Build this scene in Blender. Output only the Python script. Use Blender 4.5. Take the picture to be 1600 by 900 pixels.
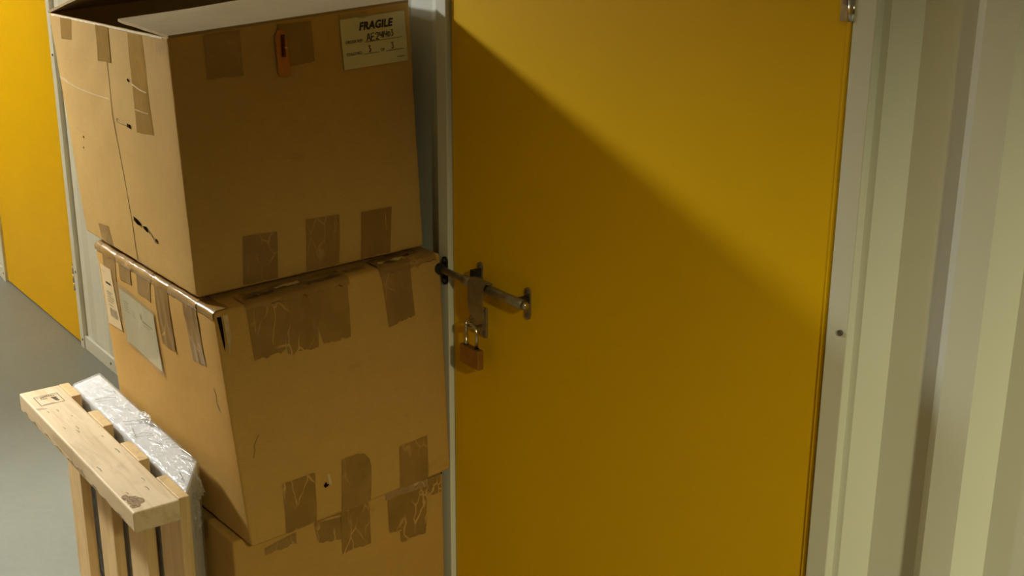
import bpy, bmesh, math, random
from mathutils import Vector, Matrix, noise
random.seed(7)
for o in list(bpy.data.objects): bpy.data.objects.remove(o)
SC = bpy.context.scene
COL = SC.collection

# ------------------------------------------------------------------ camera
cam_d = bpy.data.cameras.new('camera'); cam = bpy.data.objects.new('camera', cam_d); COL.objects.link(cam)
F_PX, VY, VPX, ROLL = 2000.0, 6135.0, -1560.0, 0.3
th = math.atan(F_PX / VY); D_ = math.hypot(F_PX, F_PX*math.tan(th)); a_ = math.atan2(-VPX, D_)
hd = Vector((-math.cos(a_), math.sin(a_), 0)); rt_ = Vector((math.sin(a_), math.cos(a_), 0)); up_ = Vector((0, 0, 1))
fw = math.cos(th)*hd - math.sin(th)*up_; uu = math.sin(th)*hd + math.cos(th)*up_
cr, sr = math.cos(math.radians(ROLL)), math.sin(math.radians(ROLL))
R2 = cr*rt_ + sr*uu; U2 = -sr*rt_ + cr*uu
M = Matrix((( R2.x, U2.x, -fw.x, 0), (R2.y, U2.y, -fw.y, 0), (R2.z, U2.z, -fw.z, 0), (0, 0, 0, 1)))
cam.matrix_world = Matrix.Translation((0, -1.4, 1.715)) @ M
cam_d.sensor_width = 36.0; cam_d.lens = F_PX/1600*36.0; cam_d.clip_start = 0.02
SC.camera = cam

# ------------------------------------------------------------------ world, lamp settings, exposure
w = bpy.data.worlds.new('world'); SC.world = w; w.use_nodes = True
w.node_tree.nodes['Background'].inputs[0].default_value = (0.02, 0.02, 0.018, 1)
w.node_tree.nodes['Background'].inputs[1].default_value = 1.0
LAMP_POS = (-5.7, -1.5, 2.62)
LAMP_SIZE = (0.9, 0.30)
LAMP_STRENGTH = 50.0
LAMP_COLOR = (0.98, 1.0, 0.94)
# unseen spotlights added for their light: position, target, watts, colour, cone degrees, blend
ADDED_SPOTS = [((1.6, -1.45, 2.55), (-0.40, -0.35, 0.30), 192.0, (1.0, 0.92, 0.50), 62.0, 1.0),
         ((-4.28, -1.44, 2.2), (-3.02, -0.62, 0.8), 222.0, (0.98, 1.0, 0.92), 78.0, 1.0)]
SC.view_settings.view_transform = 'Standard'; SC.view_settings.look = 'None'
SC.view_settings.gamma = 1.0; SC.view_settings.use_curve_mapping = False
SC.view_settings.exposure = 0.38

# ------------------------------------------------------------------ materials
MATS = {}
def new_mat(name):
    m = bpy.data.materials.new(name); m.use_nodes = True; MATS[name] = m
    nt = m.node_tree; b = nt.nodes['Principled BSDF']
    return m, nt, b
def N(nt, t, **kw):
    n = nt.nodes.new(t)
    for k, v in kw.items():
        if k in n.inputs: n.inputs[k].default_value = v
        else: setattr(n, k, v)
    return n
def rgb(c): return (c[0], c[1], c[2], 1)
def ramp(nt, fac, stops):
    r = nt.nodes.new('ShaderNodeValToRGB')
    e = r.color_ramp.elements
    e[0].position, e[0].color = stops[0][0], rgb(stops[0][1]); e[1].position, e[1].color = stops[-1][0], rgb(stops[-1][1])
    for p, c in stops[1:-1]:
        x = e.new(p); x.color = rgb(c)
    nt.links.new(fac, r.inputs[0]); return r.outputs[0]
def mixc(nt, fac, a, b, mode='MIX'):
    m = nt.nodes.new('ShaderNodeMix'); m.data_type = 'RGBA'; m.blend_type = mode
    for s, v in ((0, fac), (6, a), (7, b)):
        if hasattr(v, 'default_value') or hasattr(v, 'is_linked'): nt.links.new(v, m.inputs[s])
        else: m.inputs[s].default_value = v if s == 0 else rgb(v)
    return m.outputs[2]
def coords(nt, scale=(1, 1, 1), loc=(0, 0, 0)):
    t = nt.nodes.new('ShaderNodeTexCoord'); mp = nt.nodes.new('ShaderNodeMapping')
    mp.inputs['Scale'].default_value = scale; mp.inputs['Location'].default_value = loc
    nt.links.new(t.outputs['Object'], mp.inputs[0]); return mp.outputs[0]
def noise_t(nt, vec, scale, detail=4, rough=.55, dist=0):
    n = N(nt, 'ShaderNodeTexNoise', Scale=scale, Detail=detail, Roughness=rough, Distortion=dist)
    nt.links.new(vec, n.inputs['Vector']); return n.outputs['Fac']
def bump(nt, b, h, strength=.2, dist=.01):
    n = N(nt, 'ShaderNodeBump', Strength=strength, Distance=dist); nt.links.new(h, n.inputs['Height'])
    nt.links.new(n.outputs[0], b.inputs['Normal']); return n
def plain(name, col, rough=.5, metal=0., var=.06, bs=.0, scale=30):
    m, nt, b = new_mat(name); v = coords(nt); f = noise_t(nt, v, scale)
    lo = [c*(1-var) for c in col]; hi = [min(1, c*(1+var)) for c in col]
    nt.links.new(ramp(nt, f, [(.3, lo), (.7, hi)]), b.inputs['Base Color'])
    b.inputs['Roughness'].default_value = rough; b.inputs['Metallic'].default_value = metal
    if bs: bump(nt, b, f, bs, .002)
    return m
def cardboard(name, col, seed=0.):
    m, nt, b = new_mat(name); v = coords(nt, loc=(seed, seed*.7, seed*.3))
    big = noise_t(nt, v, 3.2, 4, .6); mid = noise_t(nt, v, 26, 5, .6); fine = noise_t(nt, coords(nt, (60, 60, 260)), 1.5, 3)
    c1 = ramp(nt, big, [(.3, [c*k for c, k in zip(col, (.90, .88, .84))]), (.7, [c*1.06 for c in col])])
    c2 = mixc(nt, .35, c1, ramp(nt, mid, [(.3, [c*.88 for c in col]), (.72, [c*1.08 for c in col])]))
    c3 = mixc(nt, .18, c2, ramp(nt, fine, [(.35, [c*.8 for c in col]), (.65, [c*1.12 for c in col])]))
    # scuffs: sparse darker streaks with their own shape
    sc = noise_t(nt, coords(nt, (5, 5, 16), (seed, 2, 1)), 1.0, 6, .62, .6)
    c4 = mixc(nt, ramp(nt, sc, [(.66, (0, 0, 0)), (.80, (.5, .5, .5))]), c3, [c*.55 for c in col])
    nt.links.new(c4, b.inputs['Base Color']); b.inputs['Roughness'].default_value = .78
    b.inputs['Specular IOR Level'].default_value = .25
    bump(nt, b, mid, .10, .004); return m
def tape_mat(name, col, rough=.28, crease=.5, seed=0., alpha=1.):
    m, nt, b = new_mat(name); v = coords(nt, loc=(seed, seed, seed))
    f = noise_t(nt, v, 18, 4, .6)
    c1 = ramp(nt, f, [(.3, [c*.86 for c in col]), (.7, [c*1.1 for c in col])])
    # pale fold lines where the film is lifted off
    dv = nt.nodes.new('ShaderNodeVectorMath'); dv.operation = 'ADD'
    nz = N(nt, 'ShaderNodeTexNoise', Scale=14., Detail=3.); nt.links.new(v, nz.inputs['Vector'])
    sc = nt.nodes.new('ShaderNodeVectorMath'); sc.operation = 'SCALE'; sc.inputs['Scale'].default_value = .035
    nt.links.new(nz.outputs['Color'], sc.inputs[0]); nt.links.new(v, dv.inputs[0]); nt.links.new(sc.outputs[0], dv.inputs[1])
    st = nt.nodes.new('ShaderNodeMapping'); st.inputs['Scale'].default_value = (1, 1, .38); nt.links.new(dv.outputs[0], st.inputs[0])
    vo = N(nt, 'ShaderNodeTexVoronoi', Scale=34.); vo.feature = 'DISTANCE_TO_EDGE'; nt.links.new(st.outputs[0], vo.inputs['Vector'])
    ln = ramp(nt, vo.outputs['Distance'], [(0.0, (1, 1, 1)), (.045, (0, 0, 0))])
    mk = ramp(nt, noise_t(nt, v, 9, 2), [(.5, (0, 0, 0)), (.62, (1, 1, 1))])
    mm = mixc(nt, 1., ln, mk, 'MULTIPLY'); ms = mixc(nt, 1., mm, (crease, crease, crease), 'MULTIPLY')
    c2 = mixc(nt, ms, c1, [min(1, c*2.1+.03) for c in col])
    nt.links.new(c2, b.inputs['Base Color']); b.inputs['Roughness'].default_value = rough
    b.inputs['Alpha'].default_value = alpha
    h = mixc(nt, .5, ms, f); bump(nt, b, h, .25, .004); return m
def wood(name, col, seed=0., axis='x'):
    m, nt, b = new_mat(name)
    s = (2.2, 26, 26) if axis == 'x' else (26, 26, 2.2)
    v = coords(nt, s, (seed, seed*1.3, seed*.6))
    g = noise_t(nt, v, 1.6, 6, .6, .8); f = noise_t(nt, coords(nt), 5., 4)
    c1 = ramp(nt, g, [(.28, [col[0]*.72, col[1]*.64, col[2]*.5]), (.5, col), (.75, [min(1, c*1.08) for c in col])])
    c2 = mixc(nt, .3, c1, ramp(nt, f, [(.3, [c*.8 for c in col]), (.7, [min(1, c*1.1) for c in col])]))
    kn = noise_t(nt, coords(nt, (9, 14, 14) if axis == 'x' else (14, 14, 9), (seed*3, 1, 2)), 1.0, 5, .65)
    c3 = mixc(nt, ramp(nt, kn, [(.66, (0, 0, 0)), (.78, (.55, .55, .55))]), c2, (col[0]*.42, col[1]*.36, col[2]*.28))
    sm_ = noise_t(nt, coords(nt, (6, 15, 15) if axis == 'x' else (14, 14, 5), (seed+7, 3, 5)), 1.3, 5, .6, .5)
    c3 = mixc(nt, ramp(nt, sm_, [(.56, (0, 0, 0)), (.74, (.42, .42, .42))]), c3, (col[0]*.55, col[1]*.54, col[2]*.52))
    nt.links.new(c3, b.inputs['Base Color']); b.inputs['Roughness'].default_value = .62
    bump(nt, b, g, .22, .003); return m

CARD = (.54, .335, .098)
M_card1 = cardboard('cardboard_a', CARD, 0.0)
M_card2 = cardboard('cardboard_b', (.54, .315, .08), 3.1)
M_card3 = cardboard('cardboard_c', (.52, .297, .074), 7.7)
M_liner = cardboard('cardboard_liner', (.40, .29, .15), 5.0)
M_tape = tape_mat('brown_tape', (.31, .175, .05), .30, .35, 0.)
M_tapew = tape_mat('brown_tape_wrinkled', (.285, .158, .043), .30, .95, 2.)
M_tapegl = tape_mat('brown_tape_shiny', (.36, .225, .105), .16, .8, 5.)
M_rim = plain('worn_fibre_highlight', (.74, .66, .52), .8, var=.2, scale=60)
M_torn = plain('torn_paper_core', (.16, .095, .035), .9, var=.3, scale=120)
M_hole = plain('tear_hole', (.012, .008, .004), .95)
M_hole.node_tree.nodes['Principled BSDF'].inputs['Specular IOR Level'].default_value = 0.
M_seam = plain('seam_shade', (.27, .165, .055), .9)
M_lift = plain('lifted_paper', (.58, .42, .20), .8, var=.15, scale=80)
M_paper = plain('label_paper', (.66, .60, .36), .6, var=.05, scale=14)
M_paper2 = plain('shipping_label_paper', (.66, .50, .28), .55, var=.06, scale=20)
M_doc = plain('document_paper', (.66, .64, .46), .42, var=.05, scale=18)
M_ink = plain('black_ink', (.018, .012, .022), .6)
M_grey_ink = plain('faded_ink', (.30, .25, .15), .6, var=.2)
M_stampink = plain('stamp_ink', (.12, .085, .055), .8, var=.5, scale=160)
M_orange = plain('orange_sticker', (.52, .17, .012), .45)
M_red = plain('red_vial', (.10, .004, .006), .12)
M_white = plain('white_steel_paint', (.74, .75, .68), .42, var=.02, scale=4)
M_white2 = plain('trim_steel_paint', (.72, .72, .64), .40, var=.02, scale=6)
M_ceiling = plain('ceiling_paint', (.62, .62, .58), .8, var=.02)
M_yellow = plain('yellow_door_paint', (.80, .475, .002), .45, var=.02, scale=3)
M_yellow.node_tree.nodes['Principled BSDF'].inputs['Specular IOR Level'].default_value = .12
M_steel = plain('zinc_steel', (.36, .33, .27), .38, .9, var=.15, scale=60)
M_dsteel = plain('blackened_steel', (.035, .033, .03), .45, .6, var=.3, scale=80)
M_bsteel = plain('bright_steel', (.62, .60, .55), .22, 1., var=.05)
M_brass = plain('brass', (.42, .235, .06), .42, .85, var=.12, scale=60)
M_screw = plain('screw_metal', (.22, .21, .18), .4, .8)
M_wood = wood('pine_top', (.78, .61, .40), 0., 'x')
M_wood2 = wood('pine_slat', (.72, .50, .24), 4., 'z')
M_bark = plain('bark_edge', (.40, .30, .15), .85, var=.4, scale=90)
M_gap = plain('dark_gap', (.02, .02, .016), .9)
# floor: painted concrete
m, nt, b = new_mat('grey_floor_paint'); v = coords(nt)
f1 = noise_t(nt, v, 2.0, 5, .6); f2 = noise_t(nt, v, 45, 4, .6)
c = mixc(nt, .3, ramp(nt, f1, [(.3, (.20, .208, .18)), (.7, (.245, .252, .222))]), ramp(nt, f2, [(.3, (.19, .198, .17)), (.7, (.255, .262, .232))]))
sp = noise_t(nt, v, 130, 2); c = mixc(nt, ramp(nt, sp, [(.74, (0, 0, 0)), (.80, (.5, .5, .5))]), c, (.12, .115, .09))
nt.links.new(c, b.inputs['Base Color']); b.inputs['Roughness'].default_value = .45; bump(nt, b, f2, .06, .003)
M_floor = m
# foam and plastic film
m, nt, b = new_mat('white_foam'); v = coords(nt); f = noise_t(nt, v, 24, 4)
nt.links.new(ramp(nt, f, [(.3, (.86, .86, .89)), (.7, (.93, .93, .96))]), b.inputs['Base Color']); b.inputs['Roughness'].default_value = .7
bump(nt, b, noise_t(nt, v, 160, 3), .12, .002); M_foam = m
m, nt, b = new_mat('clear_wrap_film'); nt.nodes.remove(b)
tr = N(nt, 'ShaderNodeBsdfTransparent'); tr.inputs[0].default_value = (.99, .99, .99, 1)
gl = N(nt, 'ShaderNodeBsdfGlossy', Roughness=.17); gl.inputs[0].default_value = (1, 1, 1, 1)
df = N(nt, 'ShaderNodeBsdfDiffuse'); df.inputs[0].default_value = (.75, .75, .74, 1)
v = coords(nt); wv = noise_t(nt, v, 11, 4, .55, 1.8); wv2 = noise_t(nt, coords(nt, (1, 2.2, 2.2)), 20, 3, .5, 2.)
hh = mixc(nt, .5, wv, wv2); bp = N(nt, 'ShaderNodeBump', Strength=.42, Distance=.02); nt.links.new(hh, bp.inputs['Height'])
nt.links.new(bp.outputs[0], gl.inputs['Normal'])
m1 = N(nt, 'ShaderNodeMixShader', Fac=.10); nt.links.new(tr.outputs[0], m1.inputs[1]); nt.links.new(df.outputs[0], m1.inputs[2])
m2 = N(nt, 'ShaderNodeMixShader'); fr = N(nt, 'ShaderNodeFresnel', IOR=1.5); nt.links.new(bp.outputs[0], fr.inputs['Normal'])
mx = N(nt, 'ShaderNodeMath', operation='MULTIPLY_ADD'); nt.links.new(fr.outputs[0], mx.inputs[0]); mx.inputs[1].default_value = .5; mx.inputs[2].default_value = .0
nt.links.new(mx.outputs[0], m2.inputs[0]); nt.links.new(m1.outputs[0], m2.inputs[1]); nt.links.new(gl.outputs[0], m2.inputs[2])
nt.links.new(m2.outputs[0], nt.nodes['Material Output'].inputs[0]); M_film = m
m, nt, b = new_mat('film_fold_gloss'); b.inputs['Base Color'].default_value = (.9, .9, .92, 1); b.inputs['Roughness'].default_value = .15; b.inputs['Alpha'].default_value = .75
bump(nt, b, noise_t(nt, coords(nt), 60, 3), .3, .003); M_fold = m
# clear sleeve: same recipe, flatter
M_sleeve = tape_mat('clear_sleeve', (.46, .36, .20), .12, .6, 9., .38)
m, nt, b = new_mat('lamp_diffuser'); b.inputs['Base Color'].default_value = (.9, .9, .88, 1)
b.inputs['Emission Color'].default_value = rgb(LAMP_COLOR); b.inputs['Emission Strength'].default_value = LAMP_STRENGTH; M_lamp = m

# ------------------------------------------------------------------ geometry helpers
def mesh_obj(name, verts, faces, mat, parent=None, smooth=False):
    me = bpy.data.meshes.new(name); me.from_pydata([tuple(v) for v in verts], [], faces); me.update()
    if mat: me.materials.append(mat)
    if smooth:
        for p in me.polygons: p.use_smooth = True
    o = bpy.data.objects.new(name, me); COL.objects.link(o)
    if parent: o.parent = parent
    return o
def bm_obj(name, bm, mat, parent=None, smooth=False):
    bmesh.ops.recalc_face_normals(bm, faces=bm.faces)
    me = bpy.data.meshes.new(name); bm.to_mesh(me); bm.free()
    if mat: me.materials.append(mat)
    if smooth:
        for p in me.polygons: p.use_smooth = True
    o = bpy.data.objects.new(name, me); COL.objects.link(o)
    if parent: o.parent = parent
    return o
def add_box(bm, lo, hi, bev=0., seg=2):
    r = bmesh.ops.create_cube(bm, size=1.0); vs = r['verts']
    for v in vs: v.co = Vector([(lo[i]+hi[i])/2 + v.co[i]*(hi[i]-lo[i]) for i in range(3)])
    if bev:
        es = list({e for v in vs for e in v.link_edges})
        bmesh.ops.bevel(bm, geom=es, offset=bev, segments=seg, affect='EDGES', profile=.5)
def box_obj(name, lo, hi, mat, parent=None, bev=0., seg=2):
    bm = bmesh.new(); add_box(bm, lo, hi, bev, seg); return bm_obj(name, bm, mat, parent)
def add_cyl(bm, p0, p1, r, n=20, r2=None):
    p0, p1 = Vector(p0), Vector(p1); d = p1-p0
    q = d.to_track_quat('Z', 'Y').to_matrix().to_4x4()
    bmesh.ops.create_cone(bm, cap_ends=True, segments=n, radius1=r, radius2=r if r2 is None else r2, depth=d.length, matrix=Matrix.Translation((p0+p1)/2) @ q)
def cyl_obj(name, p0, p1, r, mat, parent=None, n=20, r2=None):
    bm = bmesh.new(); add_cyl(bm, p0, p1, r, n, r2)
    o = bm_obj(name, bm, mat, parent)
    for p in o.data.polygons: p.use_smooth = len(p.vertices) == 4
    return o
def tube_obj(name, pts, r, mat, parent=None, n=12):
    pts = [Vector(p) for p in pts]; vs = []; fs = []; ref = Vector((0.13, 0.97, 0.2)).normalized()
    for i, p in enumerate(pts):
        t = (pts[min(i+1, len(pts)-1)]-pts[max(i-1, 0)]).normalized(); a = t.cross(ref).normalized(); bb = t.cross(a).normalized()
        for k in range(n):
            an = 2*math.pi*k/n; vs.append(p + a*r*math.cos(an) + bb*r*math.sin(an))
    for i in range(len(pts)-1):
        for k in range(n): fs.append((i*n+k, i*n+(k+1) % n, (i+1)*n+(k+1) % n, (i+1)*n+k))
    fs.append(tuple(range(n))); fs.append(tuple((len(pts)-1)*n+k for k in range(n)))
    return mesh_obj(name, vs, fs, mat, parent, True)
def plate_obj(name, x, z, hw, hh, y0, y1, mat, parent, n=10):   # stadium-ended steel plate on the wall plane
    bm = bmesh.new(); ring = []
    for k in range(n+1): an = math.pi*k/n; ring.append((x+hw*math.cos(an), z+hh-hw+hw*math.sin(an)))
    for k in range(n+1): an = math.pi+math.pi*k/n; ring.append((x+hw*math.cos(an), z-hh+hw+hw*math.sin(an)))
    a = [bm.verts.new((p[0], y0, p[1])) for p in ring]; f = bm.faces.new(a)
    r = bmesh.ops.extrude_face_region(bm, geom=[f]); bmesh.ops.translate(bm, vec=(0, y1-y0, 0), verts=[g for g in r['geom'] if isinstance(g, bmesh.types.BMVert)])
    return bm_obj(name, bm, mat, parent)
def empty(name, loc=(0, 0, 0)):
    o = bpy.data.objects.new(name, None); o.empty_display_size = .05; COL.objects.link(o); o.location = loc; return o
def keep(o, parent):            # parent without moving: geometry is given in world coordinates
    o.parent = parent; o.matrix_parent_inverse = Matrix.Translation(parent.location).inverted()
def thing(name, label, cat, loc, group=None):
    o = empty(name, loc); o['label'] = label; o['category'] = cat
    if group: o['group'] = group
    return o
def settle(root):               # children were built in world coordinates
    for c in root.children: c.matrix_parent_inverse = Matrix.Translation(root.location).inverted()
def structure(o, label=None):
    o['kind'] = 'structure'
    if label: o['label'] = label
    return o

# ------------------------------------------------------------------ setting: storage corridor
X0, X1, YW, YF, ZC = -11.0, 4.2, 0.05, -2.15, 2.75
floor = structure(box_obj('floor', (X0, YF-.1, -.08), (X1, YW+.1, 0), M_floor), 'grey painted concrete corridor floor')
ceil = structure(box_obj('ceiling', (X0, YF-.1, ZC), (X1, YW+.1, ZC+.08), M_ceiling), 'white corridor ceiling')
wl = structure(box_obj('wall_left', (X0-.1, YF-.1, -.08), (X0, YW+.1, ZC+.08), M_white), 'white end wall of the corridor')
wr = structure(box_obj('wall_right', (X1, YF-.1, -.08), (X1+.1, YW+.1, ZC+.08), M_white), 'white end wall behind the camera')
wb = structure(box_obj('wall_back', (X0, YW, 0), (X1, YW+.1, ZC), M_white), 'white corrugated steel wall holding the yellow doors')
wf = structure(box_obj('wall_front', (X0, YF-.1, 0), (X1, YF, ZC), M_white), 'white corrugated steel wall opposite the yellow doors')

PITCH, CREST, DN, UPW, GROOVE = .185, .047, .030, .030, .030
def corrugated(xa, xb, phase, ysign, ybase, z0, z1, parent, GROOVE=GROOVE):
    # trapezoid sheet; crest faces the corridor. phase = x of a crest's left end
    prof = []
    k = math.floor((xa-phase)/PITCH)-1
    while phase+k*PITCH < xb+PITCH:
        x = phase+k*PITCH
        prof += [(x, 0), (x+CREST, 0), (x+CREST+DN, GROOVE), (x+PITCH-UPW, GROOVE)]; k += 1
    def yat(x):
        for (p, q) in zip(prof, prof[1:]):
            if p[0] <= x <= q[0]: t = (x-p[0])/max(1e-9, q[0]-p[0]); return p[1]+(q[1]-p[1])*t
        return 0
    pts = [(xa, yat(xa))] + [p for p in prof if xa < p[0] < xb] + [(xb, yat(xb))]
    vs = []; fs = []
    for x, d in pts: vs += [(x, ybase+ysign*d, z0), (x, ybase+ysign*d, z1)]
    for i in range(len(pts)-1): fs.append((2*i, 2*i+2, 2*i+3, 2*i+1))
    o = mesh_obj('corrugated_panel', vs, fs, M_white, parent); return o

DW = .976
DOORZ = 2.12
def screw(x, y, z, parent, r=.005, sgn=-1):
    bm = bmesh.new(); add_cyl(bm, (x, y, z), (x, y+sgn*.0025, z), r, 12)
    add_box(bm, (x-r*.75, min(y+sgn*.0025, y+sgn*.0032), z-.0007), (x+r*.75, max(y+sgn*.0025, y+sgn*.0032), z+.0007))
    return bm_obj('screw', bm, M_screw, parent)
def hinge(x, y, z, hgt, parent, sgn=-1):
    root = box_obj('hinge', (x-.024, min(y, y+sgn*.003), z), (x-.004, max(y, y+sgn*.003), z+hgt), M_steel, parent)
    for i in range(3):
        a, b_ = z+hgt*(i/3)+.0015, z+hgt*((i+1)/3)-.0015
        cyl_obj('knuckle', (x, y+sgn*.007, a), (x, y+sgn*.007, b_), .0068, M_bsteel, root, 16)
    for zz in (.25, .75): screw(x-.015, y+sgn*.003, z+hgt*zz, root, .004, sgn)
    return root
door_n = [0]
def door(xl, side=-1, y=0.0, label=''):
    door_n[0] += 1
    d = structure(empty('door_%d' % door_n[0], (xl, y, 0)), label)
    xr = xl+DW; s = side
    Y = lambda a: y+s*a
    def bx(n, x0, x1, a, b2, z0, z1, m, p, bev=0.): return box_obj(n, (x0, min(Y(a), Y(b2)), z0), (x1, max(Y(a), Y(b2)), z1), m, p, bev)
    leaf = bx('door_leaf', xl+.003, xr-.006, -.04, .0, .006, DOORZ, M_yellow, d, .003)
    # folded leaf edge on the hinge side
    bx('folded_edge', xr-.014, xr-.0065, 0, .0035, .006, DOORZ, M_yellow, leaf, .0015)
    bx('frame_jamb', xl-.036, xl, -.045, .010, 0, DOORZ+.04, M_white2, d, .002)
    bx('frame_jamb', xr, xr+.038, -.045, .010, 0, DOORZ+.04, M_white2, d, .002)
    bx('frame_head', xl, xr, -.045, .010, DOORZ+.004, DOORZ+.04, M_white2, d, .002)
    bx('shadow_gap', xl-.03, xr+.03, -.05, -.044, 0, DOORZ+.03, M_gap, d)
    for z in (.22, 1.525) : hinge(xr-.004 if s < 0 else xr-.004, Y(.0), z, .10, d, s)
    for z in (.035, .30, 1.095, 1.8):
        screw(xr+.026, Y(.010), z, d, .0045, s)
    for z in (.035, .55, 1.6): screw(xl-.018, Y(.010), z, d, .004, s)
    settle(d)
    for c in d.children:
        for g in c.children: pass
    return d
NEAR_L, FAR_L = -2.094, -5.578
door_near = door(NEAR_L, -1, 0., 'large yellow steel door in front of the camera with slide bolt')
door_far = door(FAR_L, -1, 0., 'yellow steel door further down the corridor at the left')
doors_back = [NEAR_L, FAR_L]
door(-9.06, -1, 0., 'yellow steel door at the far end of the corridor')
door(1.39, -1, 0., 'yellow steel door on the same wall behind the camera')
spans = [(X0, -9.06-.036), (-9.06+DW+.038, FAR_L-.036), (FAR_L+DW+.038, NEAR_L-.036), (NEAR_L+DW+.038, 1.39-.036), (1.39+DW+.038, X1)]
for i, (a, b_) in enumerate(spans): corrugated(a, b_, -4.55 if i == 2 else -.930, 1, .004, 0, ZC, wb, .008 if i == 2 else GROOVE)
for i, (a, b_) in enumerate(spans):
    bb_ = structure(box_obj('baseboard_%s' % 'abcde'[i], (a, -.006, 0), (b_, .004, .052), M_white2, None, .0015), 'low white steel base strip under the corrugated wall')
    x = b_-.06
    while x > a+.03:
        screw(x, -.006, .028, bb_, .0045); x -= .30
    # slim vertical slot cover beside each jamb
    for xx in (a, b_-.008): pass
# opposite wall: same doors, same sheet
OPP = [-12.2+1.13*k for k in range(14)]
for xl in OPP: door(xl, 1, YF+.05, 'yellow steel door on the opposite corridor wall')['group'] = 'doors on the opposite wall'
ed = [X0]
for xl in OPP: ed += [xl-.036, xl+DW+.038]
ed.append(X1)
for i in range(0, len(ed), 2): corrugated(ed[i], ed[i+1], -1.068, -1, YF+.046, 0, ZC, wf)
# sheet above the doors
for xl in (NEAR_L, FAR_L, -9.06, 1.39): box_obj('door_transom', (xl-.036, 0, DOORZ+.04), (xl+DW+.038, .05, ZC), M_white2, wb)
for xl in OPP: box_obj('door_transom', (xl-.036, YF, DOORZ+.04), (xl+DW+.038, YF+.05, ZC), M_white2, wf)

# ceiling lamp
def lamp():
    x, y, z = LAMP_POS
    t = thing('ceiling_lamp', 'white batten ceiling lamp lighting the corridor', 'lamp', (x, y, ZC))
    box_obj('housing', (x-LAMP_SIZE[0]/2-.03, y-LAMP_SIZE[1]/2-.02, z+.012), (x+LAMP_SIZE[0]/2+.03, y+LAMP_SIZE[1]/2+.02, ZC), M_white2, t, .006)
    box_obj('diffuser', (x-LAMP_SIZE[0]/2, y-LAMP_SIZE[1]/2, z-.01), (x+LAMP_SIZE[0]/2, y+LAMP_SIZE[1]/2, z+.0115), M_lamp, t, .004)
    settle(t)
lamp()
def spotlight(pos, aim, watts, colr, deg, blend, label):  # builds an invented, out-of-view fixture to brighten the scene
    P = Vector(pos); d = (Vector(aim)-P).normalized()
    t = thing('added_spotlight', label, 'lamp', (P.x, P.y, ZC), 'added unseen spotlights')
    cyl_obj('ceiling_canopy', (P.x, P.y, ZC-.03), (P.x, P.y, ZC), .07, M_white2, t, 28)
    cyl_obj('stem', P-d*.10, (P.x, P.y, ZC-.02), .012, M_steel, t, 14)
    q = d.to_track_quat('Z', 'Y').to_matrix(); vs = []; fs = []
    prof = [(-.11, .03), (-.10, .06), (-.02, .075), (.09, .10)]
    for a, r in prof:
        for k in range(28): an = 2*math.pi*k/28; vs.append(P+q @ Vector((r*math.cos(an), r*math.sin(an), a)))
    for j in range(len(prof)-1):
        for k in range(28): fs.append((j*28+k, j*28+(k+1) % 28, (j+1)*28+(k+1) % 28, (j+1)*28+k))
    mesh_obj('shade', vs, fs, M_white2, t, True)
    ld = bpy.data.lights.new('added_light', 'SPOT'); ld.energy = watts; ld.color = colr; ld.spot_size = math.radians(deg); ld.spot_blend = blend; ld.shadow_soft_size = .085
    lo = bpy.data.objects.new('added_light', ld); COL.objects.link(lo); lo.location = P+d*.10; lo.rotation_euler = (-d).to_track_quat('Z', 'Y').to_euler(); lo.parent = t
    settle(t)
for sp_, lb_ in zip(ADDED_SPOTS, ('added unseen spotlight giving fill from behind the camera', 'added unseen spotlight brightening the stacked boxes')): spotlight(*sp_, lb_)

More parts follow.
